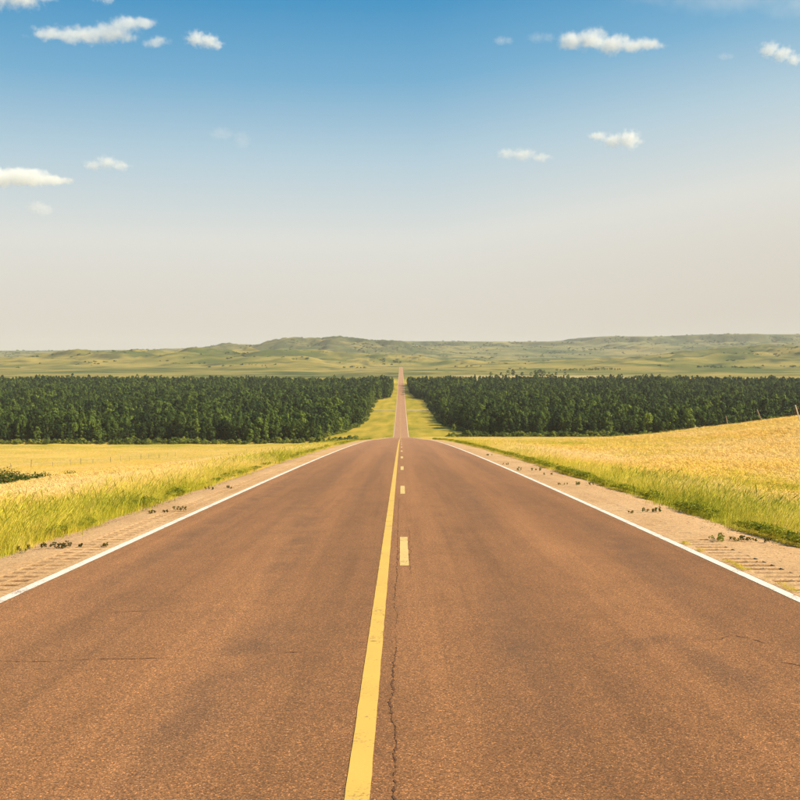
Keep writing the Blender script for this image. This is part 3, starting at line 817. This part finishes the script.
# ------------------------------------------------------------------ fences
def post_mesh(h, r, seed):
    rr = random.Random(seed); V, F = [], []; n = 6; lv = 5
    for l in range(lv):
        for q in range(n):
            a = 6.283 * q / n; w = r * (1.08 - 0.16 * l / lv) * rr.uniform(0.92, 1.08)
            V.append((math.cos(a) * w, math.sin(a) * w, -0.4 + (h + 0.4) * l / (lv - 1)))
    for l in range(lv - 1):
        for q in range(n): F.append((l * n + q, l * n + (q + 1) % n, (l + 1) * n + (q + 1) % n, (l + 1) * n + q))
    V.append((0, 0, h + r * 0.3)); 
    for q in range(n): F.append(((lv - 1) * n + q, (lv - 1) * n + (q + 1) % n, len(V) - 1))
    return V, F
def fence(posts, wires, mats, label, hs):
    b = posts[0]; base = Vector((b[0], b[1], float(land_z(b[0], b[1]))))
    root = empty('wire_fence', base)
    tops = []
    for i, (x, y, lx, ly) in enumerate(posts):
        h, r = hs(i)
        V, F = post_mesh(h, r, i)
        o = mesh_obj('post', V, F, mats[i % len(mats)], root)
        o.location = Vector((x, y, float(land_z(x, y)))) - base; o.rotation_euler = (ly, lx, 0)
        tops.append((o.location.copy(), Matrix.Rotation(lx, 3, 'Y'), h))
    for fr in wires:
        V, F = [], []
        for i in range(len(tops) - 1):
            a = tops[i][0] + tops[i][1] @ Vector((0, 0, tops[i][2] * fr)); c = tops[i + 1][0] + tops[i + 1][1] @ Vector((0, 0, tops[i + 1][2] * fr))
            for s in range(4):
                p0 = a.lerp(c, s / 4); p1 = a.lerp(c, (s + 1) / 4)
                p0.z -= 0.08 * 4 * (s / 4) * (1 - s / 4); p1.z -= 0.08 * 4 * ((s + 1) / 4) * (1 - (s + 1) / 4)
                i0 = len(V); w = 0.006
                for p in (p0, p1): V += [(p.x - w, p.y, p.z - w), (p.x + w, p.y, p.z - w), (p.x, p.y, p.z + w)]
                for q in range(3): F.append((i0 + q, i0 + (q + 1) % 3, i0 + 3 + (q + 1) % 3, i0 + 3 + q))
        mesh_obj('wire', V, F, M['wire'], root)
    return tag(root, label, 'fence')
rf = random.Random(3)
lp = [(-60 + rf.uniform(-.3, .3), 162.5 + 9.2 * i + rf.uniform(-1.8, 1.8), rf.uniform(-.06, .06), rf.uniform(-.04, .04)) for i in range(15)]
fence(lp, (0.5, 0.72, 0.93), [M['dark_wood'], M['wood'], M['dark_wood'], M['wood'], M['wood']], 'thin wire fence with dark posts across the left meadow', lambda i: (1.15 + 0.16 * ((i * 7) % 3 - 1), 0.04))
rp = [(38.9, 108.2, -0.30, 0.0), (38.3, 117.5, -0.42, 0.05), (37.9, 128.5, -0.22, 0), (37.5, 141, -0.1, 0)]
fence(rp, (0.55, 0.9), [M['pale_wood'], M['wood'], M['wood']], 'leaning weathered fence posts on the grassy hill at right', lambda i: ((1.6, 1.6, 1.3, 0.9)[i], 0.055))

# ------------------------------------------------------------------ grass
def blade_tuft(seed, n, h, spread, wid, lean, head=False, wind=0.10):
    rr = random.Random(seed); V, F = [], []
    for k in range(n):
        a = rr.uniform(0, 6.283); q = spread * math.sqrt(rr.random())
        b = Vector((math.cos(a) * q, math.sin(a) * q, -0.03)); hh = h * rr.uniform(0.55, 1.1)
        la = rr.uniform(0, 6.283); ln = lean * hh * rr.uniform(0.3, 1.2)
        d = Vector((math.cos(la) * ln + wind * hh, math.sin(la) * ln, 0)); s = Vector((-math.sin(la + 0.8), math.cos(la + 0.8), 0)) * wid * rr.uniform(0.6, 1.2)
        m = b + d * 0.35 + Vector((0, 0, hh * 0.6)); t = b + d + Vector((0, 0, hh)); i = len(V)
        V += [tuple(b - s), tuple(b + s), tuple(m + s * 0.75), tuple(m - s * 0.75), tuple(t)]
        F += [(i, i + 1, i + 2, i + 3), (i + 3, i + 2, i + 4)]
        if head and rr.random() < 0.5:
            i = len(V); u = (t - m).normalized(); hd = hh * 0.16; w2 = s.normalized() * wid * 1.0
            V += [tuple(t - u * hd), tuple(t + w2), tuple(t + u * hd * 1.2), tuple(t - w2)]; F.append((i, i + 1, i + 2, i + 3))
    return V, F
TU = []
for i in range(4): TU.append(proto('tall_grass_kind', *blade_tuft(400 + i, 24, 0.33, 0.18, 0.0028, 0.55, True, 0.20), [M['grass']]))
for i in range(3): TU.append(proto('short_grass_kind', *blade_tuft(420 + i, 28, 0.125, 0.16, 0.0030, 0.9), [M['grass']]))
for i in range(3): TU.append(proto('wide_grass_kind', *blade_tuft(440 + i, 44, 0.40, 0.65, 0.008, 0.5, True, 0.22), [M['grass']]))
for i in range(3):
    V, F = crown_mesh(460 + i, 0.20, 0.16, 'round', 14, 14, 0.017); TU.append(proto('broadleaf_kind', V, F, [M['grass']]))

def grass_points():
    P = []
    def zone(y0, y1, dens, kind):
        for side in (-1, 1):
            ed = 3.71 + (1.22 if side < 0 else 1.52)
            xm = 0.40 * y1 + 9
            n = int(dens * (y1 - y0) * (xm - ed))
            x = RNG.uniform(ed - 0.25, xm, n); y = RNG.uniform(y0, y1, n)
            k = x < 0.385 * y + 7
            x, y = x[k] * side, y[k]
            P.append(np.stack([x, y, np.full(len(x), kind)], 1))
    zone(9, 22, 120, 0); zone(22, 36, 85, 0); zone(36, 60, 58, 0); zone(60, 95, 34, 0); zone(95, 130, 8, 0)
    zone(95, 150, 5.0, 1); zone(150, 230, 3.0, 1); zone(230, 380, 0.75, 1); zone(380, 545, 0.4, 1)
    return np.concatenate(P)
G = grass_points()
gx, gy, gk = G[:, 0], G[:, 1], G[:, 2]
# the verge beyond the crest and the meadow foot
gold = golden(gx, gy) + RNG.normal(0, 0.17, len(gx))
edge = np.abs(gx) - np.where(gx < 0, 4.93, 5.23)
rag = 0.16 * np.where(gx < 0, fbm(gy / 1.7, gy * 0 + 1, 4, 15), fbm(gy / 1.7, gy * 0 + 6, 4, 15))
edge = edge - rag
tall = sstep(edge + 1.6 * fbm(gx / 3, gy / 5, 3, 36), 1.6, 6.0) * (0.15 + 0.85 * sstep(gold, 0.25, 0.55))
keep = (edge > -0.02 - 0.22 * RNG.random(len(gx)) ** 4) & ~((gk == 1) & (edge < 1.0))
thin = fbm(gx / 1.4, gy / 2.2, 3, 37)
keep &= RNG.random(len(gx)) > 0.25 + 0.5 * np.clip(thin, -0.5, 0.6)
pick = np.where(gk == 1, RNG.integers(7, 10, len(gx)), np.where(RNG.random(len(gx)) < tall, RNG.integers(0, 4, len(gx)), RNG.integers(4, 7, len(gx))))
broad = (gk == 0) & (edge < 3.2) & (RNG.random(len(gx)) < 0.07 * (fbm(gx / 2, gy / 3, 2, 38) > 0.1))
gold = np.where((pick < 4) & (gk == 0), gold + 0.12, gold)
pick = np.where(broad, RNG.integers(10, 13, len(gx)), pick)
gold = np.where(broad, gold * 0.5, gold)
gs = RNG.uniform(0.7, 1.25, len(gx)) * (1 + 0.25 * fbm(gx / 6, gy / 6, 2, 39)) * 1.0
gs = gs * (0.55 + 0.45 * sstep(edge, 0.0, 0.9))
gh = 1.0 + 0.12 * (gx > 0) * sstep(edge, 5, 12) * (gk == 0) * (0.6 + 0.8 * RNG.random(len(gx)) ** 2)   # long upright straw on the right bank
gw = 1.1 + np.where(gk == 0, np.clip(gy - 35, 0, 80) / 150, np.clip(gy - 150, 0, 400) / 250)
sel = np.where(keep)[0]
rot = np.stack([RNG.normal(0, 0.08, len(gx)), RNG.normal(0, 0.08, len(gx)), RNG.uniform(-0.7, 0.7, len(gx))], 1)
grass = scatter('grass', np.stack([gx, gy, land_z(gx, gy) - 0.02], 1)[sel], rot[sel], np.stack([gs * gw, gs * gw, gs * gh], 1)[sel], pick[sel],
                np.stack([np.clip(gold, 0, 1), RNG.random(len(gx)), np.clip((0.28 + 1.1 * fbm(gx / 10, gy / 15, 4, 47) + RNG.normal(0, 0.12, len(gx))) * sstep(gold, 0.3, 0.7), 0, 0.75)], 1)[sel], TU)
tag(grass, 'golden and green prairie grass on both sides of the road', 'grass')

# dark green weeds along the outer edge of both shoulders
ey = np.concatenate([RNG.uniform(9, 40, 3600), RNG.uniform(40, 110, 3000), RNG.uniform(110, 185, 1600)])
es = np.where(RNG.random(len(ey)) < 0.5, -1, 1)
m = fbm(ey / 2.4, es * 5.0, 3, 43) + np.where(es > 0, 0.22, -0.02) + 0.12 * sstep(ey, 20, 40)
k = m > 0.13; ey, es, m = ey[k], es[k], m[k]
eo = np.where(es < 0, 4.95, 5.25) + 0.16 * np.where(es < 0, fbm(ey / 1.7, ey * 0 + 1, 4, 15), fbm(ey / 1.7, ey * 0 + 6, 4, 15)) + np.abs(RNG.normal(0, 0.16, len(ey))) - 0.03
ex = es * eo
sc = 0.8 * RNG.uniform(0.35, 1.0, len(ey)) * np.clip(0.5 + 1.4 * m, 0.35, 1.2) * (0.9 + 0.003 * ey)
wd = scatter('edge_weeds', np.stack([ex, ey, land_z(ex, ey) - 0.01], 1), np.stack([0 * ex, 0 * ex, RNG.uniform(0, 6.28, len(ex))], 1), np.stack([sc * 1.2, sc * 1.2, sc], 1),
             RNG.integers(0, 3, len(ex)), np.stack([np.clip(RNG.normal(0.07, 0.08, len(ex)), 0, 1), RNG.random(len(ex)) * 0.6, 0 * ex], 1),
             [o.copy() for o in TU[10:13]])
tag(wd, 'low dark green weeds fringing the outer edges of the road shoulders', 'weeds')

# weed clumps growing out of the cracks in the shoulders
def road_y(px_y):          # distance down the road whose surface is seen at that height of the photo
    ys = np.arange(4, 180, 0.02)
    return float(np.interp(-px_y, -(352 + 1111 * road_depth(ys) / ys), ys))
def weed(px, py, w, h, mat, label, group, seed):
    y = road_y(py); x = px_x(px, y); s = y / 1111.0
    rr = random.Random(seed); V, F = [], []; W, H = w * s, h * s
    zb = float(np.interp(y, YS_ROAD, road_z(YS_ROAD)))
    stems = max(4, int(w / 2.2))
    for k in range(stems):
        bx = rr.uniform(-.5, .5) * W; by = rr.gauss(0, 0.05); hh = H * rr.uniform(0.5, 1.05); lx = rr.uniform(-.35, .35) * H
        for j in range(26):
            t = rr.random() ** 0.7
            d = Vector((rr.gauss(0, 1), rr.gauss(0, 1), rr.gauss(.4, .7)))
            leaf_quad(V, F, Vector((bx + lx * t + rr.gauss(0, .14) * H, by + rr.gauss(0, .14) * H, 0.005 + hh * t)), d, 0.009 + 0.04 * H, rr)
    o = mesh_obj('weed_clump', V, F, mat)
    o.location = (x, y, zb)
    return tag(o, label, 'weed', group)
GW = 'weed clumps in the shoulder cracks'
weed(19, 552, 14, 5, M['weed'], 'sparse weed at the grass edge left of the two dry clumps', GW, 1)
weed(43, 549, 10, 6, M['weed'], 'left one of two brownish green weed clumps on the near left shoulder', GW, 2)
weed(58, 549, 17, 7, M['weed'], 'right and wider of two weed clumps on the near left shoulder', GW, 3)
weed(80, 548, 6, 3, M['weed'], 'tiny weed in the crack between wide clump and left white line', GW, 4)
weed(104, 547, 8, 3, M['weed'], 'flat tiny weed beside the left white line in the crack', GW, 5)
weed(151, 514, 9, 4, M['weed'], 'small thin weed on left shoulder by the grass, second crack', GW, 6)
weed(163, 513, 8, 3, M['weed'], 'small low weed, middle of three in the second left crack', GW, 7)
weed(177, 512, 12, 5, M['weed'], 'dark weed nearest the left white line in the second crack', GW, 8)
weed(209, 490, 10, 3, M['weed'], 'faint weed at the third left crack, on its grass side', GW, 9)
weed(230, 489, 8, 3, M['weed'], 'faint weed at the third left crack, on its road side', GW, 10)
weed(719, 541.5, 17, 7, M['shrub'], 'bushy dark green weed clump on the near right shoulder', GW, 11)
weed(737, 541.5, 8, 5, M['weed'], 'small weed just right of the bushy dark green clump', GW, 12)
weed(744, 541.5, 5, 5, M['weed'], 'narrow upright weed, middle of the near right crack', GW, 13)
weed(754, 542, 12, 4, M['weed'], 'low weed near the outer end of the near right crack', GW, 14)
weed(770, 543, 9, 4, M['weed'], 'outermost weed of the near right crack by the grass', GW, 15)
weed(633, 514, 9, 2.5, M['weed'], 'flat weed nearest the white line in second right crack', GW, 16)
weed(649, 513, 12, 4, M['shrub'], 'green weed in the middle of the second right crack', GW, 17)
weed(659, 512.5, 7, 5, M['shrub'], 'upright green weed by the grass in second right crack', GW, 18)
weed(579, 485.5, 6, 4, M['shrub'], 'dark spot of weed in the third right crack', GW, 19)
weed(591, 485.5, 7, 3, M['weed'], 'weed by the grass edge in the third right crack', GW, 20)
weed(563, 485, 12, 2, M['weed'], 'faint flat weed near the line in the third right crack', GW, 21)
weed(530, 471, 24, 3.5, M['shrub'], 'long green weed row across the fourth right crack', GW, 22)
weed(548, 475.5, 10, 2.5, M['shrub'], 'small weed in front of the long weed row on right shoulder', GW, 23)
weed(507, 465, 8, 2, M['shrub'], 'small dark weed beyond the long weed row, right shoulder', GW, 24)
weed(488, 456, 10, 2.5, M['shrub'], 'farthest dark weed on the right shoulder before the crest', GW, 25)
# mossy low growth between the white line and the grooves on the right
my = RNG.uniform(10.5, 15.2, 260); mx = 3.735 + np.abs(RNG.normal(0, 0.045, 260)) + 0.03 * fbm(my, my * 0, 2, 44)
mk = fbm(my / 0.7, my * 0 + 2, 3, 45) > -0.05; mx, my = mx[mk], my[mk]
ms = RNG.uniform(0.10, 0.24, len(mx))
moss = scatter('moss', np.stack([mx, my, np.interp(my, YS_ROAD, road_z(YS_ROAD))], 1), np.stack([0 * mx, 0 * mx, RNG.uniform(0, 6, len(mx))], 1),
               np.stack([ms * 1.3, ms * 1.3, ms * 0.5], 1), RNG.integers(0, 3, len(mx)), np.stack([RNG.uniform(0.25, 0.5, len(mx)), RNG.random(len(mx)), 0 * mx], 1), [o.copy() for o in TU[10:13]])
tag(moss, 'yellowish mossy growth between right white line and rumble grooves', 'moss')

# loose stones along the shoulders
def stone(seed):
    rr = random.Random(seed); bm = bmesh.new(); bmesh.ops.create_icosphere(bm, subdivisions=1, radius=1.0)
    for v in bm.verts: v.co = Vector((v.co.x * 1.2, v.co.y, v.co.z * 0.6)) * rr.uniform(0.7, 1.15)
    me = bpy.data.meshes.new('stone_kind'); bm.to_mesh(me); bm.free(); me.materials.append(M['stone'])
    return bpy.data.objects.new('stone_kind', me)
n = 7000
sy_ = 8 + 52 * RNG.random(n) ** 1.5; sd_ = np.where(RNG.random(n) < 0.5, -1, 1)
so_ = np.where(sd_ < 0, 1.22, 1.52) * np.clip(1.0 - np.abs(RNG.normal(0, 0.22, n)), 0.25, 1.0) - 0.02
ss_ = 0.004 + 0.010 * RNG.random(n) ** 3
sx_ = sd_ * (3.72 + so_)
sz_ = np.interp(sy_, YS_ROAD, road_z(YS_ROAD)) - np.interp(so_ / np.where(sd_ < 0, 1.22, 1.52), [0, 0.45, 0.75, 1.0], [0.002, 0.002, 0.014, 0.052])
gr = scatter('loose_stones', np.stack([sx_, sy_, sz_], 1), np.stack([0 * sx_, 0 * sx_, RNG.uniform(0, 6.28, n)], 1), np.repeat(ss_[:, None], 3, 1), RNG.integers(0, 3, n), RNG.random((n, 3)), [stone(i) for i in range(3)])
tag(gr, 'loose small stones scattered along the road shoulders', 'gravel')

# ------------------------------------------------------------------ haze
def make_haze(density):
    m = bpy.data.materials.new('haze'); m.use_nodes = True; t = m.node_tree; t.nodes.clear()
    o = t.nodes.new('ShaderNodeOutputMaterial'); v = t.nodes.new('ShaderNodeVolumePrincipled')
    v.inputs['Color'].default_value = (0.93, 0.93, 0.93, 1); v.inputs['Density'].default_value = density; v.inputs['Anisotropy'].default_value = 0.0
    t.links.new(v.outputs[0], o.inputs['Volume'])
    return m
zlo = float(GZ.min()) - 1.5; zhi = float(max(GZ.max(), 20)) + 4
X0, X1, Y0, Y1 = -5300, 5300, -80, 9500
hv = [(x, y, z) for z in (zlo, zhi) for y in (Y0, Y1) for x in (X0, X1)]
hz = mesh_obj('haze', hv, [(0, 2, 3, 1), (4, 5, 7, 6), (0, 1, 5, 4), (2, 6, 7, 3), (0, 4, 6, 2), (1, 3, 7, 5)], make_haze(4.8e-5))
tag(hz, kind='stuff')

# ------------------------------------------------------------------ clouds
def cloud_mat(name, puffs, dens, nscale, warp, soft):
    """density from overlapping soft puffs (centre, radius in metres, object space) eaten away by noise"""
    m = bpy.data.materials.new(name); m.use_nodes = True; t = m.node_tree; t.nodes.clear()
    N = t.nodes.new; L = t.links.new
    out = N('ShaderNodeOutputMaterial'); vol = N('ShaderNodeVolumePrincipled')
    vol.inputs['Color'].default_value = (0.988, 0.994, 1.0, 1); vol.inputs['Anisotropy'].default_value = 0.0
    tc = N('ShaderNodeTexCoord')
    nz = N('ShaderNodeTexNoise'); L(tc.outputs['Object'], nz.inputs['Vector']); nz.inputs['Scale'].default_value = nscale; nz.inputs['Detail'].default_value = 4.5; nz.inputs['Roughness'].default_value = 0.66
    acc = None
    for (c, r) in puffs:
        mp = N('ShaderNodeMapping'); mp.vector_type = 'POINT'; L(tc.outputs['Object'], mp.inputs[0])
        mp.inputs['Scale'].default_value = tuple(1 / q for q in r); mp.inputs['Location'].default_value = tuple(-a / q for a, q in zip(c, r))
        ln = N('ShaderNodeVectorMath'); ln.operation = 'LENGTH'; L(mp.outputs[0], ln.inputs[0])
        f = N('ShaderNodeMath'); f.operation = 'SUBTRACT'; f.inputs[0].default_value = 1.0; L(ln.outputs['Value'], f.inputs[1])
        if acc is None: acc = f.outputs[0]
        else:
            x = N('ShaderNodeMath'); x.operation = 'SMOOTH_MAX'; x.inputs[2].default_value = 0.15; L(acc, x.inputs[0]); L(f.outputs[0], x.inputs[1]); acc = x.outputs[0]
    nn = N('ShaderNodeMath'); nn.operation = 'SUBTRACT'; L(nz.outputs['Fac'], nn.inputs[0]); nn.inputs[1].default_value = 0.56
    nm = N('ShaderNodeMath'); nm.operation = 'MULTIPLY'; L(nn.outputs[0], nm.inputs[0]); nm.inputs[1].default_value = warp
    ad = N('ShaderNodeMath'); ad.operation = 'ADD'; L(acc, ad.inputs[0]); L(nm.outputs[0], ad.inputs[1])
    mr = N('ShaderNodeMapRange'); mr.interpolation_type = 'SMOOTHSTEP'; L(ad.outputs[0], mr.inputs[0])
    mr.inputs[1].default_value = 0.0; mr.inputs[2].default_value = soft; mr.inputs[3].default_value = 0; mr.inputs[4].default_value = dens * 0.8
    L(mr.outputs[0], vol.inputs['Density']); L(vol.outputs[0], out.inputs['Volume'])
    try: m.cycles.volume_step_rate = 0.35
    except Exception: pass
    return m
def cloud(x0, x1, y0, y1, puffs, dens, label, soft=0.85, warp=1.9, dist=7000, nfreq=11.0):
    """puffs: (u, v, ru, rv) inside the cloud's own box, u to the right and v up, 0..1"""
    cx, cy = (x0 + x1) / 2, (y0 + y1) / 2
    W = (x1 - x0) / 1111 * dist; H = (y1 - y0) / 1111 * dist
    loc = Vector((px_x(cx, dist), dist, EYE + (352 - cy) / 1111 * dist))
    pl = []
    for (u, v, ru, rv) in puffs:
        pl.append((((u - 0.5) * W, 0.0, (v - 0.5) * H), (ru * W, max(rv * H, ru * W) * 0.9, rv * H)))
    bm = bmesh.new()
    for c, r in pl:
        mt = Matrix.Translation(c) @ Matrix.Diagonal((r[0] * 1.3, r[1] * 1.3, r[2] * 1.3, 1))
        bmesh.ops.create_icosphere(bm, subdivisions=3, radius=1.0, matrix=mt)
    me = bpy.data.meshes.new('cloud'); bm.to_mesh(me); bm.free()
    o = bpy.data.objects.new('cloud', me); COL.objects.link(o); o.location = loc
    md = o.modifiers.new('skin', 'REMESH'); md.mode = 'VOXEL'; md.voxel_size = max(W, H) / 45
    me.materials.append(cloud_mat('cloud_vapour', pl, dens, nfreq / max(W, H), warp, soft))
    return tag(o, label, 'cloud', 'small fair weather clouds')
cloud(552, 664, 33, 60, [(.16, .55, .17, .42), (.35, .6, .2, .48), (.52, .42, .2, .42), (.70, .38, .18, .28), (.84, .42, .15, .28)], 0.022, 'largest long white puffy cloud in the upper right sky')
cloud(750, 800, 44, 72, [(.3, .65, .28, .36), (.55, .5, .28, .36), (.78, .3, .22, .28)], 0.022, 'white cloud sloping down at the upper right edge')
cloud(583, 642, 128, 155, [(.22, .62, .22, .22), (.48, .45, .26, .34), (.74, .5, .28, .46)], 0.022, 'white cloud with rounded right end, right of centre')
cloud(493, 555, 147, 166, [(.2, .55, .2, .38), (.45, .5, .28, .42), (.75, .35, .22, .3)], 0.014, 'small flat soft cloud left of the rounded white one')
cloud(184, 228, 33, 58, [(.35, .6, .33, .40), (.62, .5, .32, .38), (.8, .35, .2, .25)], 0.024, 'compact white cloud beside the streaky one, upper left')
cloud(34, 176, 14, 54, [(.16, .40, .2, .13), (.36, .36, .24, .2), (.55, .40, .24, .24), (.68, .62, .13, .26), (.80, .66, .13, .16), (.88, .2, .11, .15)], 0.011, 'large streaky white cloud in the upper left sky', 0.6, 2.3)
cloud(-40, 64, -16, 16, [(.3, .5, .32, .5), (.62, .45, .28, .46), (.85, .5, .16, .3)], 0.016, 'white cloud cut off by the top left corner')
cloud(86, 122, -10, 12, [(.35, .6, .35, .4), (.7, .4, .28, .4)], 0.014, 'small cloud cut off by the top edge, left part')
cloud(83, 135, 156, 175, [(.25, .4, .25, .35), (.5, .58, .28, .46), (.75, .4, .25, .35)], 0.016, 'small domed cloud low in the left sky')
cloud(-46, 74, 166, 190, [(.3, .5, .34, .5), (.6, .45, .28, .42), (.82, .35, .2, .25)], 0.014, 'long flat cloud low at the left edge', 0.4)
cloud(26, 58, 199, 219, [(.4, .55, .4, .42), (.65, .4, .34, .4)], 0.006, 'faint small puff below the long flat cloud', 0.5)
cloud(205, 256, 124, 154, [(.35, .6, .34, .28), (.75, .4, .25, .42)], 0.0022, 'barely visible wisp of cloud, left of centre', 0.7, 1.6)
cloud(490, 514, 38, 52, [(.4, .5, .4, .4), (.7, .5, .3, .36)], 0.005, 'tiny faint puff left of the largest cloud', 0.6)
cloud(522, 556, 34, 50, [(.4, .5, .4, .42), (.7, .5, .34, .4)], 0.0026, 'thin veil touching the left end of the largest cloud', 0.7)
cloud(712, 732, 55, 66, [(.4, .5, .42, .42), (.7, .5, .3, .36)], 0.004, 'tiny faint puff left of the sloping cloud', 0.6)
cloud(600, 860, -16, 24, [(.25, .72, .28, .22), (.5, .55, .34, .3), (.78, .4, .26, .34)], 0.0011, 'thin high veil of cloud along the top right edge', 0.8, 1.3)
